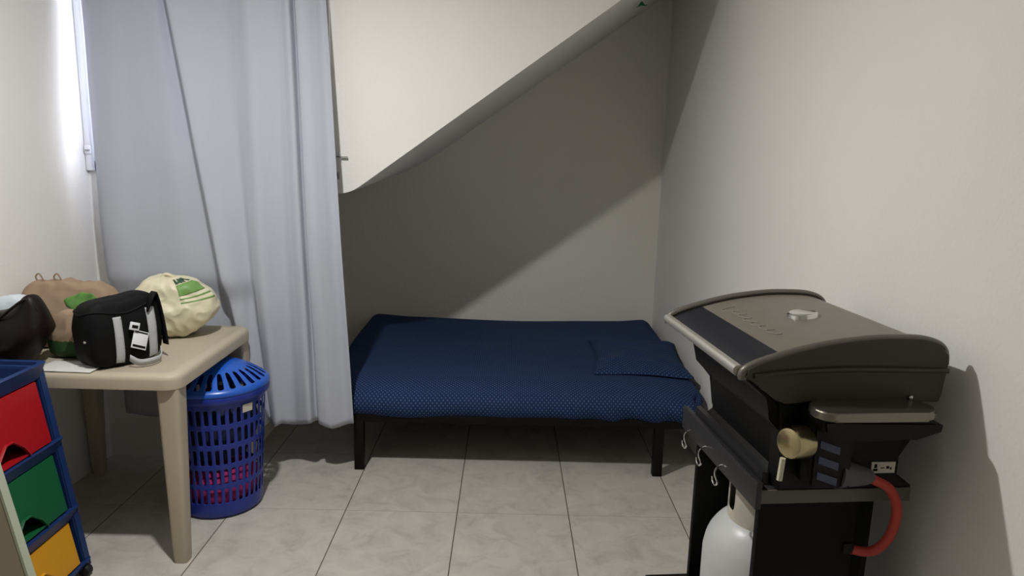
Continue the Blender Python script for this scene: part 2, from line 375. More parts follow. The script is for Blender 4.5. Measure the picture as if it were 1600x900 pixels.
# mattress with fitted sheet: rounded slab with sag and gathered lower edge
mt = thing('mattress', 'mattress in a navy blue dotted fitted sheet on the black bed frame', 'mattress', (.035, 3.85, .283))
def slab_surface(hx, hy, h, n, wob, uvscale=1, seedz=0):
    """closed rounded slab, bottom at z=0"""
    bm = bmesh.new(); r = bmesh.ops.create_grid(bm, x_segments=n, y_segments=int(n*hy/hx)+1, size=1)
    bm.free(); bm = bmesh.new()
    uvl = bm.loops.layers.uv.verify()
    nx, ny, nz = n, max(8, int(n*hy/hx)), 10
    rad = min(h*.48, .05)
    def rp(x, y, z):   # point on cube -1..1 -> rounded box
        P = Vector((x*hx, y*hy, (z+1)/2*h))
        C = Vector((max(-hx+rad, min(hx-rad, P.x)), max(-hy+rad, min(hy-rad, P.y)), max(rad, min(h-rad, P.z))))
        d = P-C
        if d.length > 1e-9: P = C+d.normalized()*rad
        # round the plan corners of the mattress
        return P+wob(P, x, y, z)
    cache = {}
    def V(x, y, z):
        k = (round(x, 5), round(y, 5), round(z, 5))
        if k not in cache: cache[k] = bm.verts.new(rp(x, y, z))
        return cache[k]
    def cosd(i, m):
        return -1+2*i/m
    def face(pts, uvs):
        try: f = bm.faces.new([V(*p) for p in pts])
        except ValueError: return
        for l, u in zip(f.loops, uvs): l[uvl].uv = u
    for sz in (-1, 1):
        for i in range(nx):
            for j in range(ny):
                p = [(cosd(a, nx), cosd(b, ny), sz) for a, b in ((i, j), (i+1, j), (i+1, j+1), (i, j+1))]
                face(p, [(q[0]*hx, q[1]*hy) for q in p])
    for sy in (-1, 1):
        for i in range(nx):
            for j in range(nz):
                p = [(cosd(a, nx), sy, cosd(b, nz)) for a, b in ((i, j), (i+1, j), (i+1, j+1), (i, j+1))]
                face(p, [(q[0]*hx, sy*hy+sy*(1-q[2])/2*h) for q in p])
    for sx in (-1, 1):
        for i in range(ny):
            for j in range(nz):
                p = [(sx, cosd(a, ny), cosd(b, nz)) for a, b in ((i, j), (i+1, j), (i+1, j+1), (i, j+1))]
                face(p, [(sx*hx+sx*(1-q[2])/2*h, q[1]*hy) for q in p])
    return bm
def wobm(P, x, y, z):
    up = (z+1)/2
    o = Vector((0, 0, 0))
    o.z += up*(.010*noise.noise(Vector((P.x*2.2, P.y*2.2, 1)))-.016*(1-x*x)*(y > 0)*abs(y)+.012*smooth01((x-.75)/.25)*y+.014*smooth01((-x-.7)/.3)*y)
    # front edge slumps towards the rail, lower edge tucked under
    fr = smooth01((-y-.8)/.2)
    o.z -= fr*up*.02
    o.y -= fr*(.03*math.sin(up*PI)) - fr*.02*noise.noise(Vector((P.x*3, 0, 5)))
    f2 = smooth01((-y-.96)/.04); o.z -= f2*(1-up)**1.5*(.046+.006*noise.noise(Vector((P.x*4, 3, 0)))); o.y -= f2*(1-up)*.018
    # pulled tucks near the front right
    o.y += fr*.012*math.sin(P.x*34+P.z*60)*smooth01((x-.1)/.5)*(1-up)
    # plan corner rounding
    cx = max(0, abs(x)-.93)/.07; cy = max(0, abs(y)-.9)/.1
    o.x -= math.copysign(1, x)*.03*cx*cy; o.y -= math.copysign(1, y)*.03*cx*cy
    return o
bm = slab_surface(.895, .705, .128, 90, wobm)
link_mesh('sheet_cover', bm, M_sheet, mt, auto=80)
# flat pillow lying crooked
def wobp(P, x, y, z):
    e = 1-min(1, max(abs(x), abs(y)))**3
    up = (z+1)/2
    c = abs(x)*abs(y)
    o = Vector((0, 0, 0)); o.z = up*(-.026*(1-e)+.012*noise.noise(Vector((P.x*9, P.y*9, 2)))+.014*e)
    o.x += math.copysign(1, x)*(.03*c**2)-.02*x*abs(y)*0; o.y += math.copysign(1, y)*.03*c**2+.012*noise.noise(Vector((P.x*6, 1, 1)))
    return o
pl = link_mesh('pillow', slab_surface(.215, .30, .042, 40, wobp), M_sheet, None, auto=80); pl.location = (.70, 3.66, .409); pl.rotation_euler = (0, 0, math.radians(-4))
tag(pl, 'flat pillow in navy dotted pillowcase lying at right end of the bed', 'pillow')

# ------------------------------------------------------------------ resin table
TZ = .69; TX0, TX1, TY0, TY1 = -1.835, -1.100, 2.335, 3.055
tb = thing('resin_table', 'beige moulded plastic table with splayed legs against left wall', 'table', ((TX0+TX1)/2, (TY0+TY1)/2, 0))
hx, hy = (TX1-TX0)/2, (TY1-TY0)/2
def rrect(hx, hy, r, n=8, cx=0, cy=0):
    out = []
    for qx, qy, a0 in ((1, 1, 0), (-1, 1, 90), (-1, -1, 180), (1, -1, 270)):
        for k in range(n+1):
            a = math.radians(a0+90*k/n); out.append((cx+qx*(hx-r)+r*math.cos(a), cy+qy*(hy-r)+r*math.sin(a)))
    return out
bm = bmesh.new()
prof = [(-.012, TZ-.055), (0, TZ-.05), (.0, TZ-.018), (-.003, TZ-.007), (-.012, TZ), (-.05, TZ-.001), (-.055, TZ-.003)]
rings = []
for off, z in prof: rings.append([bm.verts.new((x, y, z)) for x, y in rrect(hx+off, hy+off, .055+off*.6)])
for i in range(len(rings)-1):
    for k in range(len(rings[0])): k2 = (k+1) % len(rings[0]); bm.faces.new((rings[i][k], rings[i][k2], rings[i+1][k2], rings[i+1][k]))
bm.faces.new(rings[-1]); 
inn = [bm.verts.new((x, y, TZ-.055)) for x, y in rrect(hx-.024, hy-.024, .04)]; inn2 = [bm.verts.new((x, y, TZ-.01)) for x, y in rrect(hx-.024, hy-.024, .04)]
for k in range(len(inn)): k2 = (k+1) % len(inn); bm.faces.new((rings[0][k], rings[0][k2], inn[k2], inn[k])); bm.faces.new((inn[k], inn[k2], inn2[k2], inn2[k]))
bm.faces.new(inn2[::-1]); link_mesh('tabletop', bm, M_table, tb)
for sx in (-1, 1):
    for sy in (-1, 1):
        bm = bmesh.new(); R_ = []
        for z, w_, o in ((0, .024, .0), (.02, .026, 0), (.35, .033, -.022), (.62, .038, -.052), (TZ-.02, .04, -.055)):
            cx = sx*(hx-.03+o*.35); cy = sy*(hy+.0+o*.65-.02)
            R_.append([bm.verts.new((x, y, z)) for x, y in rrect(w_, w_, .014, 4, cx, cy)])
        for i in range(len(R_)-1):
            for k in range(len(R_[0])): k2 = (k+1) % len(R_[0]); bm.faces.new((R_[i][k], R_[i][k2], R_[i+1][k2], R_[i+1][k]))
        bm.faces.new(R_[0][::-1]); bm.faces.new(R_[-1]); link_mesh('leg', bm, M_table, tb)
bm = bmesh.new()
add_box(bm, -hx+.1, hx-.1, hy-.07, hy-.055, TZ-.13, TZ-.01, .003); link_mesh('apron', bm, M_table, tb)
box('apron', -hx+.1, hx-.1, -hy+.07, -hy+.085, TZ-.075, TZ-.01, M_table, tb, bev=.003)

# ------------------------------------------------------------------ laundry basket
bk = thing('laundry_basket', 'tall blue slotted plastic laundry basket with lid beside the table', 'basket', (-1.158, 2.79, 0))
HB = .52; NS = 38
def rb(z): return .158+(.188-.158)*(z/HB)
bm = bmesh.new()
zs = [0, .012, .05]; rows = 5; z0 = .058; rh = (HB-.045-z0)/rows; slotrow = []
for r_ in range(rows):
    b0 = z0+r_*rh
    for q in (.0, .14, .26, .5, .74, .86): slotrow.append((len(zs), q)); zs.append(b0+q*rh)
zs += [HB-.045, HB]
nU = NS*4; uo = [0, .2, .42, .68]
Vt = []
for j, z in enumerate(zs):
    Vt.append([bm.verts.new((rb(z)*math.cos(2*PI*((k//4)+uo[k % 4]+.08*math.sin(z*9))/NS), rb(z)*math.sin(2*PI*((k//4)+uo[k % 4]+.08*math.sin(z*9))/NS), z)) for k in range(nU)])
for j in range(len(zs)-1):
    jj = (j-3) % 6; inrow = 3 <= j < 3+rows*6
    for k in range(nU):
        kk = k % 4
        hole = inrow and ((kk in (1, 2) and 1 <= jj <= 4) )
        if not hole: bm.faces.new((Vt[j][k], Vt[j][(k+1) % nU], Vt[j+1][(k+1) % nU], Vt[j+1][k]))
bm.faces.new(Vt[0][::-1])
o = link_mesh('body', bm, M_blue, bk, auto=180); mod(o, 'SOLIDIFY', thickness=.003, offset=-1); mod(o, 'SUBSURF', levels=1, render_levels=1)
bm = bmesh.new(); add_lathe(bm, [(.186, HB-.03), (.2, HB-.03), (.203, HB-.024), (.203, HB-.006), (.199, HB), (.186, HB)], 72, close=True); link_mesh('rim', bm, M_blue, bk)
lidb = []
bm = bmesh.new(); NL = 26; rl = [.204, .205, .2, .188, .172, .155, .12, .098, .08, .045, .0]; zl = [HB-.002, HB+.008, HB+.018, HB+.026, HB+.036, HB+.05, HB+.07, HB+.079, HB+.085, HB+.092, HB+.094]
Vt = []; nU = NL*4
for r_, z in zip(rl, zl):
    Vt.append([bm.verts.new((r_*math.cos(2*PI*((k//4)+uo[k % 4])/NL), r_*math.sin(2*PI*((k//4)+uo[k % 4])/NL), z)) for k in range(nU)] if r_ > 0 else [bm.verts.new((0, 0, z))])
for j in range(len(rl)-1):
    for k in range(nU):
        kk = k % 4; k2 = (k+1) % nU
        if kk in (1, 2) and (j in (3, 4, 5)): continue
        if j == len(rl)-2: bm.faces.new((Vt[j][k], Vt[j][k2], Vt[j+1][0]))
        else: bm.faces.new((Vt[j][k], Vt[j][k2], Vt[j+1][k2], Vt[j+1][k]))
o = link_mesh('lid', bm, M_lidblue, bk, auto=180); mod(o, 'SOLIDIFY', thickness=.003, offset=-1); mod(o, 'SUBSURF', levels=1, render_levels=1)
a = math.radians(-33); Mx = Matrix.Rotation(a, 4, 'Z')
bm = bmesh.new(); add_box(bm, .1885, .190, -.022, .022, -.016, .016)
o = link_mesh('paper_label', bm, M_label, bk, smooth=False); o.rotation_euler = (0, math.radians(4), a); o.location = (0, 0, HB-.052)
o['label'] = 'small off-white paper sticker under the rim'
def heap(name, r, h, m, z, label, cat):
    bm = bmesh.new()
    def f(u, v):
        th = u*2*PI; k = math.sin(v*PI)**.45 if 0 < v < 1 else 0
        rr = r*k*(1+.06*noise.noise(Vector((math.cos(th)*2, math.sin(th)*2, v*4+z))))
        zz = h*(.5-.5*math.cos(v*PI))+.02*noise.noise(Vector((math.cos(th)*rr*12, math.sin(th)*rr*12, 9)))*v
        return Vector((rr*math.cos(th), rr*math.sin(th), zz))
    grid_mesh(bm, f, 60, 24); bmesh.ops.remove_doubles(bm, verts=bm.verts, dist=.0006)
    o = link_mesh(name, bm, m, auto=180); o.location = (-1.158, 2.79, z); tag(o, label, cat); return o
heap('basket_dark_fill', .146, .265, M_darkfill, .215, 'added dark blue filler that darkens the upper slots of the blue basket', 'laundry')  # added heap, real contents unseen: blocks the view through and darkens the slots
heap('pink_laundry', .148, .17, M_pink, .012, 'crumpled magenta laundry at the bottom of the blue basket', 'laundry')

# ------------------------------------------------------------------ drawer tower
tw = thing('drawer_tower', 'blue plastic drawer tower with red, green and yellow drawers by the table', 'drawer unit', (-1.65, 2.08, 0))
# tower front faces +x; front surface slopes out towards the bottom
def fx(z): return -1.500+(.75-z)*.128+1.65
yf0, yf1 = -.26, .20
bm = bmesh.new()
for y0, y1 in ((yf0, yf0+.035), (yf1-.035, yf1)):
    for i in range(1):
        P = [(-.19, .03), (fx(.03)-.002, .03), (fx(.74)-.012, .74), (-.19, .74)]
        add_prism(bm, P, y0, y1, 'xz', .004)
add_box(bm, -.195, -.175, yf0, yf1, .03, .74, .003)
link_mesh('side_frames', bm, M_tblue, tw)
def tier(z, h):
    bm = bmesh.new(); r = .03
    x1 = fx(z)+.008
    out = rrect((x1+.195)/2, (yf1-yf0)/2+.006, .03, 5, (x1-.195)/2, (yf0+yf1)/2)
    o2 = rrect((x1+.195)/2-.02, (yf1-yf0)/2-.014, .02, 5, (x1-.195)/2-.0, (yf0+yf1)/2)
    o3 = rrect((x1+.195)/2-.012, (yf1-yf0)/2-.006, .03, 5, (x1-.195)/2-.004, (yf0+yf1)/2)
    A = [bm.verts.new((x, y, z)) for x, y in out]; B = [bm.verts.new((x, y, z)) for x, y in o2]
    C = [bm.verts.new((x, y, z-h)) for x, y in o3]; D = [bm.verts.new((x, y, z-h-.002)) for x, y in o2]
    D = [bm.verts.new((x, y, z-h)) for x, y in o2]
    n = len(A)
    for k in range(n):
        k2 = (k+1) % n
        bm.faces.new((A[k], A[k2], B[k2], B[k])); bm.faces.new((C[k], C[k2], A[k2], A[k])); bm.faces.new((B[k], B[k2], D[k2], D[k])); bm.faces.new((C[k2], C[k], D[k], D[k2]))
    bm.faces.new(D)
    return bm
for z, h in ((.752, .05), (.492, .04), (.25, .04)): link_mesh('tray_rim', tier(z, h), M_tblue, tw)
link_mesh('base', tier(.055, .025), M_tblue, tw)
for z0_, z1_, m_, nm in ((.497, .698, M_tred, 'red drawer'), (.257, .448, M_tgreen, 'green drawer'), (.06, .207, M_tyel, 'yellow drawer')):
    bm = bmesh.new(); ya, yb = yf0+.04, yf1-.055
    # open-topped tub with a hand recess in the front face
    za, zb = z0_, z1_; xa, xb = fx(za)-.004, fx(zb)-.012
    ym = (ya+yb)/2
    def tub():
        outer_b = [(-.17, ya), (xa, ya), (xa, yb), (-.17, yb)]; outer_t = [(-.17, ya), (xb, ya), (xb, yb), (-.17, yb)]
        A = [bm.verts.new((x, y, za)) for x, y in outer_b]; B = [bm.verts.new((x, y, zb)) for x, y in outer_t]
        t_ = .004
        C = [bm.verts.new((x-(t_ if x > 0 else -t_), y+(t_ if y == ya else -t_), zb)) for x, y in outer_t]; D = [bm.verts.new((x-(t_ if x > 0 else -t_), y+(t_ if y == ya else -t_), za+t_)) for x, y in outer_b]
        bm.faces.new(A[::-1]); bm.faces.new(D)
        for k in range(4):
            k2 = (k+1) % 4; bm.faces.new((B[k], B[k2], C[k2], C[k]))
            if k != 1: bm.faces.new((A[k], A[k2], B[k2], B[k])); bm.faces.new((C[k], C[k2], D[k2], D[k])); continue
            NP = [(-.07, .006), (-.055, .03), (-.015, .062), (.015, .062), (.055, .03), (.07, .006)]
            sx_ = (xb-xa)/(zb-za)
            F = [bm.verts.new((xa+sx_*h_, ym+q, za+h_)) for q, h_ in NP]; G_ = [bm.verts.new((xa+sx_*h_-t_, ym+q, za+h_)) for q, h_ in NP]
            bm.faces.new([A[1], F[0]]+F[1:3]+[B[1]]); bm.faces.new([B[1], F[2], F[3], B[2]]); bm.faces.new([B[2], F[3], F[4], F[5], A[2]]); bm.faces.new([A[1], A[2], F[5], F[0]])
            bm.faces.new([D[1], G_[0], G_[1], G_[2], C[1]]); bm.faces.new([C[1], G_[2], G_[3], C[2]]); bm.faces.new([C[2], G_[3], G_[4], G_[5], D[2]]); bm.faces.new([D[1], D[2], G_[5], G_[0]])
            for e_ in range(6): bm.faces.new((F[e_], F[(e_+1) % 6], G_[(e_+1) % 6], G_[e_]))
    tub(); d = link_mesh('drawer', bm, m_, tw, smooth=False); d['label'] = nm
    # lip over the cut-out hand hold
    NP = [(-.078, .004), (-.06, .034), (-.017, .069), (.017, .069), (.06, .034), (.078, .004)]
    bm = bmesh.new(); sx_ = (xb-xa)/(zb-za)
    I_ = [bm.verts.new((xa+sx_*h_+.0005, ym+q, za+h_)) for q, h_ in NP]; O_ = [bm.verts.new((xa+sx_*h_+.009, ym+q*.95, za+h_-.002)) for q, h_ in NP]
    for e_ in range(5): bm.faces.new((I_[e_], I_[e_+1], O_[e_+1], O_[e_]))
    p = link_mesh('drawer_pull', bm, m_, d, smooth=False); mod(p, 'SOLIDIFY', thickness=.003)
for cx, cy in ((.235, yf1-.03), (.235, yf0+.03), (-.16, yf1-.03), (-.16, yf0+.03)):
    bm = bmesh.new(); Mx = Matrix.Translation((cx, cy, .02)) @ Matrix.Rotation(PI/2, 4, 'X')
    add_lathe(bm, [(0, -.014), (.016, -.014), (.02, -.009), (.02, .009), (.016, .014), (0, .014)], 20)
    for v in bm.verts: v.co = Mx @ v.co
    link_mesh('caster', bm, M_rubber, tw)

# ------------------------------------------------------------------ pale board, lower left
bd = thing('leaning_board', 'pale beige board with light green edge, cut off at lower left corner', 'board', (-1.075, 1.2, 0))
P = [(-.30, 0), (.34, 0), (.118, 1.16), (-.22, 1.16)]
prism('panel', P, .0, .016, M_board, bd, bev=.002)
prism('edge_band', [(.3405, 0), (.3455, 0), (.1235, 1.16), (.1185, 1.16)], -.001, .017, M_edge, bd)

# ------------------------------------------------------------------ things on the table
def superpt(x, y, z, a, b, c, n):
    k = (abs(x/a)**n+abs(y/b)**n+abs(z/c)**n)**(1/n)
    return Vector((x, y, z))/k
def crease(p, f, seed): 
    v = noise.noise(Vector((p.x*f+seed, p.y*f, p.z*f)))
    return 1-abs(v)*2
# cream carrier bag
CR = (-1.372, 2.885, TZ)
cb = thing('carrier_bag', 'full cream plastic carrier bag with green print on table by curtain', 'bag', CR, math.radians(8))
def creamP(d):
    p = superpt(d.x, d.y, d.z, .172, .100, .118, 2.5)
    k = .010*crease(p, 11, 0)+.012*noise.noise(p*9)+.006*crease(p, 24, 4)
    p = p+p.normalized()*k
    z = p.z+.116
    if z < .003: z = .003+(z-.003)*.03
    sh = 1
    x = p.x*(1-.12*smooth01((z-.12)/.12))
    if x > 0: x *= (.80+.28*smooth01(z/.12))
    z += -.035*smooth01((-x-.06)/.1)*smooth01(z/.2)
    return Vector((x, p.y, max(z, .002)))
bm = bmesh.new(); bmesh.ops.create_icosphere(bm, subdivisions=6, radius=1)
for v in bm.verts: v.co = creamP(v.co.normalized())
link_mesh('bag_body', bm, M_cream, cb, auto=60)
tube('tied_handle', catmull([(-.03, 0, .225), (-.015, -.01, .246), (.0, -.012, .252), (.018, -.008, .243), (.03, 0, .226)], 6), .007, M_cream, cb)
def patch(name, u0, u1, v0, v1, m, parent, fP, off=.0015, nu=24, nv=10, basis=None):
    bm = bmesh.new()
    def f(a, b):
        u = u0+(u1-u0)*a; v = v0+(v1-v0)*b; sl = .0
        d = Vector((math.cos(v)*math.sin(u), -math.cos(v)*math.cos(u), math.sin(v)))
        p = fP(d); return p+d*off
    grid_mesh(bm, f, nu, nv); o = link_mesh(name, bm, m, parent, auto=180); mod(o, 'SOLIDIFY', thickness=.0008); return o
g = patch('print', .62, 1.45, .50, .84, M_green, cb, creamP); g['label'] = 'green printed patch'
for k, (a, b, c, d) in enumerate(((.60, .72, .88, 1.12), (.74, .80, .90, 1.0), (.82, .92, .88, 1.12), (.95, 1.06, .88, 1.1), (1.08, 1.16, .98, 1.12), (1.2, 1.3, .88, 1.12))):
    patch('printed_letter', a*1.05, b*1.05, c, d, M_dkgreen, cb, creamP, .0022, 4, 8)
for v0 in (.38, .26): patch('printed_line', .62, 1.5, v0, v0+.035, M_green, cb, creamP, .0015, 20, 2)

# black duffel with grey straps
bb = thing('black_shoulder_bag', 'black nylon bag with grey straps and white tag near table edge', 'bag', (-1.380, 2.505, TZ), math.radians(56))
BA, BB, BC, BN = .132, .080, .118, 4.5
def blackP(d):
    p = superpt(d.x, d.y, d.z, BA, BB, BC, BN)
    p = p+p.normalized()*(.004*crease(p, 10, 3)+.005*noise.noise(p*8))
    z = p.z+BC-.004
    x = p.x; y = p.y
    z += .014*smooth01((x+.02)/.1)*smooth01(z/.2)
    y *= 1-.18*smooth01((z-.1)/.12)
    return Vector((x, y, max(z, .001)))
bm = bmesh.new(); bmesh.ops.create_cube(bm, size=2); bmesh.ops.subdivide_edges(bm, edges=bm.edges, cuts=28, use_grid_fill=True)
for v in bm.verts: v.co = blackP(v.co)
link_mesh('bag_body', bm, M_bagblk, bb, auto=60)
tube('top_piping', [tuple(blackP(Vector((math.cos(t)*1.0*BA, math.sin(t)*BB, .62*BC)))*1.004) for t in [2*PI*k/48 for k in range(49)]], .0035, M_bagblk, bb, 6)
def strap(xc, w_, m, name, z_from=-.9, top=.4, off=.004):
    bm = bmesh.new(); n = 30
    def f(a, b):
        x = xc+(b-.5)*w_
        # path up the front face (−y) then over the top
        y, z = -1, z_from+(top+.9-z_from)*a
        d = Vector((x, y*BB, z*BC)); p = blackP(d)
        nrm = Vector((0, -1, 0))
        return Vector((x, p.y, p.z))+nrm*off
    grid_mesh(bm, f, n, 3); o = link_mesh(name, bm, m, bb, auto=180); mod(o, 'SOLIDIFY', thickness=.003); return o
strap(-.040, .028, M_strap, 'strap', -.92, -.35); strap(.080, .032, M_strap, 'strap', -.92, -.30)
# carry handle: black webbing arch over the right of the bag
bm = bmesh.new()
hp = catmull([(.065, -.066, .18), (.08, -.075, .225), (.100, -.065, .245), (.120, -.045, .235), (.130, -.05, .18), (.136, -.06, .10), (.137, -.066, .045)], 6)
for i in range(len(hp)-1):
    pass
V1 = [(bm.verts.new(p+Vector((.0, -.016, 0))), bm.verts.new(p+Vector((.0, .016, 0)))) for p in hp]
for i in range(len(V1)-1): bm.faces.new((V1[i][0], V1[i][1], V1[i+1][1], V1[i+1][0]))
o = link_mesh('carry_handle', bm, M_bagblk, bb, auto=180); mod(o, 'SOLIDIFY', thickness=.004)
bm = bmesh.new()
lp = catmull([(-.02, -.098, .02), (.0, -.125, .004), (.045, -.135, .004), (.085, -.115, .006), (.095, -.098, .03)], 6)
V1 = [(bm.verts.new(p+Vector((0, .0, -.000))), bm.verts.new(p+Vector((0, -.006, .024)))) for p in lp]
for i in range(len(V1)-1): bm.faces.new((V1[i][0], V1[i][1], V1[i+1][1], V1[i+1][0]))
o = link_mesh('strap_loop', bm, M_strap, bb, auto=180); mod(o, 'SOLIDIFY', thickness=.003)
tg = box('tag', -.028, .028, -.0012, .0012, -.032, .032, M_tag, bb, bev=.0008); tg.location = (.022, -.098, .088); tg.rotation_euler = (math.radians(-14), math.radians(24), 0)
tg['label'] = 'white swing tag with black bars'
for i, (x0, x1, za, zb) in enumerate(((-.024, .024, .024, .029), (-.024, .024, -.027, -.019), (-.02, .005, .010, .0125), (-.02, .018, .004, .006), (-.02, .012, -.002, 0))):
    if i < 2: box('printed_bar', x0, x1, -.0022, -.0012, za, zb, M_bagblk, tg, smooth=False)
bx = box('buckle', -.017, .017, -.004, .004, -.014, .014, M_tag, bb, bev=.002); bx.location = (.008, -.095, .140); bx.rotation_euler = (math.radians(-8), math.radians(20), 0)
box('buckle_slot', -.011, .011, -.0048, -.0038, -.007, .004, M_bagblk, bx, smooth=False)
for zz, xx in ((.165, -.122), (.10, -.130)):
    bm = bmesh.new(); bmesh.ops.create_uvsphere(bm, u_segments=12, v_segments=8, radius=.006)
    for v in bm.verts: v.co = Vector((v.co.x*.6, v.co.y*1.4, v.co.z*.7))+Vector((xx-.004, -.035, zz))
    link_mesh('zip_pull', bm, M_steel, bb)

# kraft paper bag
kb = thing('paper_bag', 'brown paper bag with green leaf print slumped behind the black bag', 'bag', (-1.655, 2.715, TZ), math.radians(6))
def kraftP(d, off=0):
    p = superpt(d.x, d.y, d.z, .17, .085, .125, 5)
    z = p.z+.122; x = p.x; y = p.y
    f = smooth01((z-.08)/.17)
    y *= 1-.5*f; x *= 1+.05*f
    q = Vector((x, y, z)); n_ = .010*crease(q, 9, 8)+.01*noise.noise(q*7)
    z += f*(.022*noise.noise(Vector((x*13, 0, 1)))+.012*noise.noise(Vector((x*34, 0, 5))) - .05*smooth01((x-.09)/.08))
    return Vector((x, y-n_*(1 if y < 0 else -1)-off, max(z, .002)))
bm = bmesh.new(); bmesh.ops.create_cube(bm, size=2); bmesh.ops.subdivide_edges(bm, edges=bm.edges, cuts=30, use_grid_fill=True)
for v in bm.verts: v.co = kraftP(Vector((v.co.x*.17, v.co.y*.085, v.co.z*.125)))
link_mesh('bag_body', bm, M_kraft, kb, auto=45)
def kpatch(x0, x1, z0_, z1_, m, nm, blob=True):
    bm = bmesh.new()
    def f(a, b):
        th = a*2*PI; rr = b*(1+.22*noise.noise(Vector((math.cos(th)*1.6, math.sin(th)*1.6, x0*10)))) if blob else b
        x = (x0+x1)/2+(x1-x0)/2*rr*math.cos(th); z = (z0_+z1_)/2+(z1_-z0_)/2*rr*math.sin(th)
        return kraftP(Vector((x, -.085, z-.122)), .0015)
    grid_mesh(bm, f, 36, 6); bmesh.ops.remove_doubles(bm, verts=bm.verts, dist=.0003); o = link_mesh(nm, bm, m, kb, auto=180); mod(o, 'SOLIDIFY', thickness=.0006); return o
kpatch(.0, .13, .145, .215, M_leaf, 'leaf_print')['label'] = 'green printed leaf motif'
for sx in (-.12, -.055):
    tube('twisted_handle', catmull([(sx, 0, .23), (sx-.006, -.01, .262), (sx+.008, -.012, .275), (sx+.02, -.006, .245)], 6), .003, M_kraft, kb, 8)
# green leafy-printed bag standing in front of it
gb = thing('green_carrier_bag', 'crumpled brown and green printed bag between dark bag and black bag', 'bag', (-1.583, 2.56, TZ), math.radians(-10))
def gP(d):
    p = superpt(d.x, d.y, d.z, .078, .055, .084, 3.2); p = p+p.normalized()*(.007*crease(p, 16, 2)+.006*noise.noise(p*12))
    z = p.z+.082
    x = p.x*(1-.35*smooth01((z-.1)/.1))+.02*smooth01(z/.2); y = p.y*(1-.35*smooth01((z-.08)/.1))
    return Vector((x, y, max(z, .001)))
bm = bmesh.new(); bmesh.ops.create_icosphere(bm, subdivisions=5, radius=1)
for v in bm.verts: v.co = gP(v.co.normalized())
o = link_mesh('bag_body', bm, [M_kraft, M_leafd], gb, auto=60)
for p in o.data.polygons:
    c = p.center; p.material_index = 1 if c.z < .068+.02*noise.noise(Vector((c.x*14, c.y*14, 0))) else 0
# dark maroon bag with white film showing at top
db = thing('dark_handbag', 'glossy dark maroon bag with pointed flap at the left table end', 'bag', (-1.70, 2.43, TZ), math.radians(4))
def dP(d):
    p = superpt(d.x, d.y, d.z, .125, .078, .095, 2.8); p = p+p.normalized()*(.009*crease(p, 11, 6)+.008*noise.noise(p*9))
    z = p.z+.098; pk = math.exp(-((p.x-.066)/.045)**2)
    z += .065*pk*smooth01((z-.1)/.09)
    x = p.x+.01*smooth01((z-.1)/.1)
    return Vector((x*(1-.42*smooth01((.15-z)/.14)*(x > 0)), p.y*(1-.3*smooth01((z-.1)/.12)), max(z, .001)))
bm = bmesh.new(); bmesh.ops.create_icosphere(bm, subdivisions=5, radius=1)
for v in bm.verts: v.co = dP(v.co.normalized())
link_mesh('bag_body', bm, M_maroon, db, auto=60)
tube('flap_edge', catmull([(-.08, -.050, .155), (-.01, -.06, .178), (.03, -.055, .21), (.07, -.035, .238), (.10, -.03, .2), (.118, -.03, .14)], 6), .005, M_maroon, db, 8)
wf = thing('white_wrapper', 'crumpled white and pale blue wrapper behind the dark maroon bag', 'wrapper', (-1.768, 2.56, TZ))
bm = bmesh.new(); bmesh.ops.create_icosphere(bm, subdivisions=5, radius=1)
for v in bm.verts:
    p = superpt(*v.co.normalized(), .075, .045, .108, 3); p = p+p.normalized()*(.008*crease(p, 15, 6)+.01*noise.noise(p*10)); v.co = Vector((p.x, p.y, max(.001, p.z+.106)))
link_mesh('film', bm, M_white, wf, auto=60)
# white sheet at the table edge
bm = bmesh.new()
def shf(a, b):
    x = -1.60+.20*a; y = 2.352+.12*b-.006*a
    return Vector((x, y, TZ+.002+.003*abs(noise.noise(Vector((x*14, y*14, 0))))))
grid_mesh(bm, shf, 20, 10); o = link_mesh('paper_sheet', bm, M_sheetp, auto=180); mod(o, 'SOLIDIFY', thickness=.003, offset=1); tag(o, 'flat white sheet lying under the bags at near table edge', 'sheet')

# ------------------------------------------------------------------ barbecue
gr = thing('gas_barbecue', 'dark gas barbecue with closed domed lid on a black cart', 'barbecue', (.53, 1.44, 0), math.radians(5.5))
top = [(-.046, 1.030), (-.046, 1.045), (-.02, 1.060), (.025, 1.075), (.075, 1.089), (.131, 1.101), (.19, 1.109), (.24, 1.113), (.30, 1.113), (.335, 1.110), (.365, 1.101), (.382, 1.085), (.386, 1.06)]
tops = [tuple(p) for p in catmull([(a, b, 0) for a, b in top], 4)]; tops = [(p[0], p[1]) for p in tops]
bot = [(.384, .995), (.378, .977), (.103, .983), (.06, .978), (.042, .976), (.02, .985), (.005, 1.001), (-.024, 1.020)]
def inset_top(d): return [(max(x, -.03) if False else x, z-d) for x, z in tops]
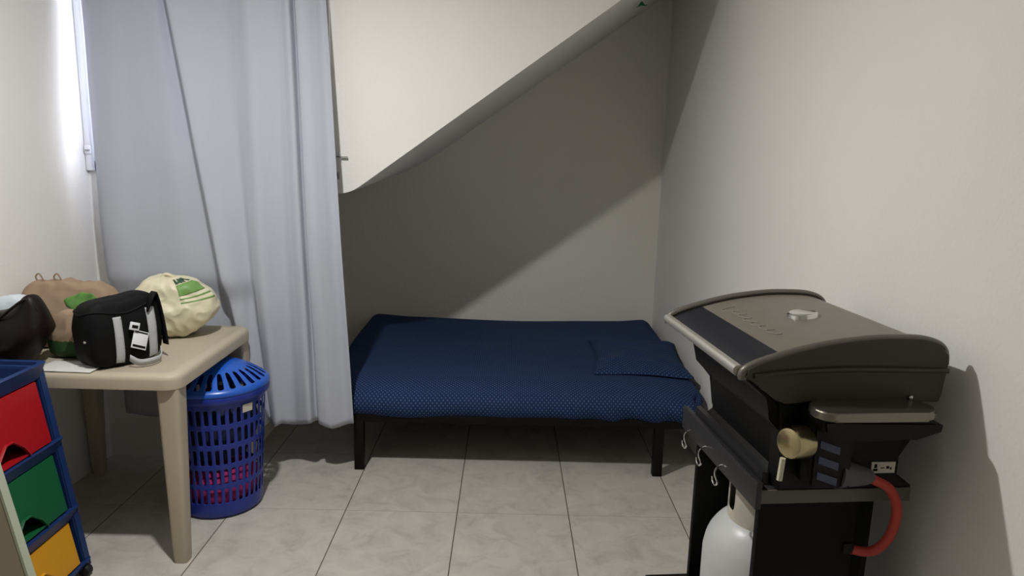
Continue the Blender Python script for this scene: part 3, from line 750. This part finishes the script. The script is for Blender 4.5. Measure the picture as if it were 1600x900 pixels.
# lid shell between the end castings
it = [(x, z-.006) for x, z in tops[4:]]
prism('lid', it+[(.378, .99), (.37, .98), (.05, .98), (.01, .995)], -.018, .440, M_lid, gr, auto=30)
bandp = [(x, z) for x, z in tops[2:] if x < .045]
bandp = [(x, z-.0045) for x, z in bandp]+[(x, z-.012) for x, z in bandp[::-1]]
prism('lid_band', bandp, -.016, .438, M_band, gr, auto=30)['label'] = 'dark glossy band along the lid front'
def endcast(name, y0, y1, yo):
    o = prism(name, tops+bot, y0, y1, M_lidend, gr, auto=35, bev=.004)
    # raised rim following the top arc
    bm = bmesh.new(); add_tube(bm, [(x, (y0+y1)/2, z-.003) for x, z in tops], .0105, 10)
    link_mesh('arc_rim', bm, M_lidrim, o)
    return o
e1 = endcast('lid_end', -.046, -.018, -.046); e2 = endcast('lid_end', .440, .466, .466)
rg = catmull([(-.03, -.047, 1.037), (.08, -.049, 1.047), (.2, -.05, 1.05), (.385, -.048, 1.046)], 6)
tube('side_ridge', rg, [.006]*len(rg), M_lidend, e1, 8)
tube('lid_handle', [(-.052, -.02, 1.040), (-.052, .445, 1.040)], .012, M_steel, gr, 14)['label'] = 'long stainless steel bar handle'
# thermometer on the lid
tilt = math.radians(-6)
bm = bmesh.new(); add_lathe(bm, [(0, .010), (.026, .010), (.030, .012), (.034, .010), (.036, .0), (0, .0)], 36)
th = link_mesh('thermometer', bm, M_chrome, gr); th.location = (.195, .205, 1.1005); th.rotation_euler = (0, tilt, 0); th['label'] = 'round chrome thermometer'
# faint raised script on the lid
def lidz(x):
    for i in range(len(tops)-1):
        if tops[i][0] <= x <= tops[i+1][0]: return tops[i][1]+(tops[i+1][1]-tops[i][1])*(x-tops[i][0])/(tops[i+1][0]-tops[i][0]+1e-9)
sc = []
for k in range(150):
    t = k/149; yy = .37-.27*t+.011*math.sin(t*44); xx = .082+.014*math.cos(t*44+.6)*(1.5 if t < .1 else .5+.4*math.sin(t*17)**2)
    sc.append((xx, yy, lidz(xx)-.0052))
tube('raised_script', sc, .0012, mat('script_grey', rgb(138, 132, 122), .5), gr, 6)
# bowl
def ringr(x0, x1, y0, y1, r, z): return [(a, b, z) for a, b in rrect((x1-x0)/2, (y1-y0)/2, r, 5, (x0+x1)/2, (y0+y1)/2)]
bm = bmesh.new(); Rg = []
for x0, x1, y0, y1, z in ((-.02, .37, .0, .445, 1.012), (.01, .375, .0, .445, .985), (.03, .36, .0, .44, .965), (.035, .355, .005, .44, .93), (.055, .34, .012, .43, .905), (.072, .325, .02, .425, .884), (.075, .32, .02, .425, .80), (.06, .34, .02, .43, .784)):
    Rg.append([bm.verts.new(p) for p in ringr(x0, x1, y0, y1, .025, z)])
for i in range(len(Rg)-1):
    for k in range(len(Rg[0])): k2 = (k+1) % len(Rg[0]); bm.faces.new((Rg[i][k], Rg[i][k2], Rg[i+1][k2], Rg[i+1][k]))
bm.faces.new(Rg[0][::-1]); bm.faces.new(Rg[-1]); link_mesh('firebox', bm, M_black, gr)
# sloping front fascia
prism('front_fascia', [(-.03, 1.018), (-.015, 1.02), (.05, .955), (.075, .925), (.10, .88), (.105, .80), (.088, .80), (.078, .88), (.034, .925), (.024, .975)], .0, .445, M_black, gr, bev=.002)
# side pod with flared tray
prism('side_pod', [(.05, .965), (.36, .955), (.368, .93), (.36, .90), (.35, .871), (.325, .845), (.325, .80), (.37, .772), (.06, .772), (.06, .88)], -.012, .04, M_black, gr, bev=.004)
prism('side_tray', [(.095, .962), (.335, .956), (.352, .948), (.350, .934), (.30, .918), (.13, .915), (.10, .935)], -.105, -.008, M_black, gr, bev=.005)
tr = rrect(.125, .04, .03, 6, .205, -.085)
tr = [p if not (p[0] > .25 and p[1] < -.1) else (min(p[0]+.0, .33), p[1]) for p in tr]
prism('side_shelf', tr, .966, .985, mat('shelf_steel', rgb(132, 128, 118), .32, .9), gr, plane='xy', bev=.004, seg=3)['label'] = 'folded side shelf with a stainless steel edge'
bm = bmesh.new(); bmesh.ops.create_uvsphere(bm, u_segments=12, v_segments=8, radius=.005)
for v in bm.verts: v.co += Vector((.31, -.05, .99))
link_mesh('bolt', bm, M_chrome, gr)
# control knob
kn = thing('x', 'x', 'x'); bpy.data.objects.remove(kn)
bm = bmesh.new(); add_lathe(bm, [(0, .046), (.026, .046), (.0305, .044), (.0325, .039), (.034, .0), (0, .0)], 40)
kn = link_mesh('control_knob', bm, M_knob, gr); kn.location = (.088, -.050, .897)
kn.rotation_euler = Vector((-.93, -.36, .06)).to_track_quat('Z', 'Y').to_euler(); kn['label'] = 'large brass-toned metal control knob'
prism('knob_mount', [(.075, .925), (.115, .93), (.115, .865), (.08, .865)], -.055, -.01, M_black, gr, bev=.006)
tube('lever', [(.040, -.062, .866), (.037, -.062, .818)], .006, mat('ivory_plastic', rgb(205, 200, 175), .5), gr, 8)['label'] = 'short ivory lever under the knob'
# ignition box with three vents
prism('ignition_box', [(.098, .935), (.15, .935), (.185, .895), (.19, .80), (.10, .80)], -.07, -.01, M_black, gr, bev=.005)
for k in range(3):
    z = .897-k*.034
    prism('vent', [(.112, z+.010), (.156, z-.006), (.156, z-.022), (.112, z-.006)], -.0725, -.0695, M_slot, gr)
box('rating_plate', .268, .322, -.0145, -.0118, .806, .831, M_label, gr, smooth=False)['label'] = 'small white rating plate'
bm = bmesh.new()
for x0, x1, z0_, z1_ in ((.272, .282, .811, .816), (.274, .280, .818, .827), (.289, .297, .817, .819), (.302, .308, .816, .822), (.310, .314, .814, .819)): add_box(bm, x0, x1, -.0152, -.0144, z0_, z1_)
link_mesh('rating_marks', bm, M_bagblk, bpy.data.objects['rating_plate'], smooth=False)
# regulator cone and hose
add = catmull([(.170, -.045, .824), (.20, -.045, .820), (.235, -.045, .815), (.25, -.045, .812)], 4)
tube('regulator_cone', add, [.034-.022*i/(len(add)-1) for i in range(len(add))], M_reg, gr, 20)
tube('gas_hose', catmull([(.238, -.045, .814), (.262, -.045, .803), (.295, -.045, .783), (.318, -.042, .74), (.322, -.035, .69), (.318, -.02, .645), (.298, -.005, .615), (.262, .01, .612), (.235, .03, .618)], 8), .0105, M_hose, gr, 14)['label'] = 'red rubber gas hose'
# cart
bm = bmesh.new(); add_box(bm, .045, .375, .0, .465, .742, .768, .003); link_mesh('cart_shelf', bm, M_rail, gr)
o = box('shelf_edge', .03, .372, -.006, .0, .735, .7665, M_railg, gr, bev=.0015); o['label'] = 'dull grey edge strip'
o = box('front_rail', .018, .032, -.006, .47, .722, .784, M_rail, gr, bev=.002)
prism('inner_rail', [(.042, .765), (.056, .765), (.056, .795), (.042, .795)], .02, .44, M_rail, gr, bev=.002)
box('side_panel', .034, .262, .006, .024, .25, .742, M_blackp, gr, bev=.002)
box('side_panel', .062, .30, .445, .463, .25, .742, M_blackp, gr, bev=.002)
box('back_panel', .30, .315, .03, .463, .25, .742, M_blackp, gr, bev=.002)
box('base_shelf', -.05, .34, -.01, .50, .225, .25, M_black, gr, bev=.004)
for lx in (-.02, .31):
    for ly in (.02, .47):
        lg = box('leg', lx-.014, lx+.014, ly-.014, ly+.014, .06, .226, M_black, gr, bev=.002)
        bm = bmesh.new(); add_lathe(bm, [(0, -.012), (.024, -.012), (.03, -.006), (.03, .006), (.024, .012), (0, .012)], 24)
        for v in bm.verts: v.co = Matrix.Translation((lx, ly, .03)) @ Matrix.Rotation(PI/2, 4, 'X') @ v.co
        link_mesh('caster_wheel', bm, M_rubber, lg)
for ty, zt in ((.40, .745), (.29, .745), (.18, .74)):
    pts = catmull([(.018, ty+.006, .738), (.004, ty, .732), (.0, ty-.003, .72), (.004, ty-.012, .702), (.004, ty-.001, .690), (.004, ty+.014, .692), (.004, ty+.020, .703)], 6)
    tube('tool_hook', pts, .0024, M_chrome, gr, 8)
for fx_ in (.30,):
    box('hose_clip', .236, .262, .0, .026, .606, .632, M_black, gr, bev=.003)
# gas bottle
gbt = thing('gas_bottle', 'scuffed white gas bottle with collar standing inside the barbecue cart', 'gas bottle', (.53+.168*math.cos(.096)-.24*math.sin(.096), 1.44+.24*math.cos(.096)+.168*math.sin(.096), .2505))
bm = bmesh.new()
pr = [(0, .022), (.08, .022), (.115, .035), (.138, .062), (.145, .095), (.146, .20), (.144, .23), (.135, .265), (.115, .297), (.09, .318), (.05, .332), (0, .336)]
pp = catmull([(a, b, 0) for a, b in pr], 4); add_lathe(bm, [(max(0, p.x), p.y) for p in pp], 56); link_mesh('bottle_body', bm, M_bot, gbt)
bm = bmesh.new(); add_lathe(bm, [(.10, 0), (.104, 0), (.104, .04), (.10, .04)], 40, close=True); link_mesh('foot_ring', bm, M_collar, gbt)
bm = bmesh.new(); N_ = 48; zc = [.305, .345, .385, .43, .447]
Vt = [[bm.verts.new((.092*math.cos(2*PI*k/N_), .092*math.sin(2*PI*k/N_), z)) for k in range(N_)] for z in zc]
for j in range(4):
    for k in range(N_):
        ang = 360*k/N_
        if (j in (1, 2)) and (165 < ang < 190 or 285 < ang < 300): continue
        if j == 3 and 200 < ang < 275: continue
        bm.faces.new((Vt[j][k], Vt[j][(k+1) % N_], Vt[j+1][(k+1) % N_], Vt[j+1][k]))
o = link_mesh('collar', bm, M_collar, gbt, auto=180); mod(o, 'SOLIDIFY', thickness=.004); mod(o, 'SUBSURF', levels=1, render_levels=1)
bm = bmesh.new(); add_lathe(bm, [(0, .33), (.018, .33), (.018, .36), (.012, .365), (.012, .385), (.03, .387), (.03, .40), (0, .402)], 24); link_mesh('valve', bm, M_steel, gbt)
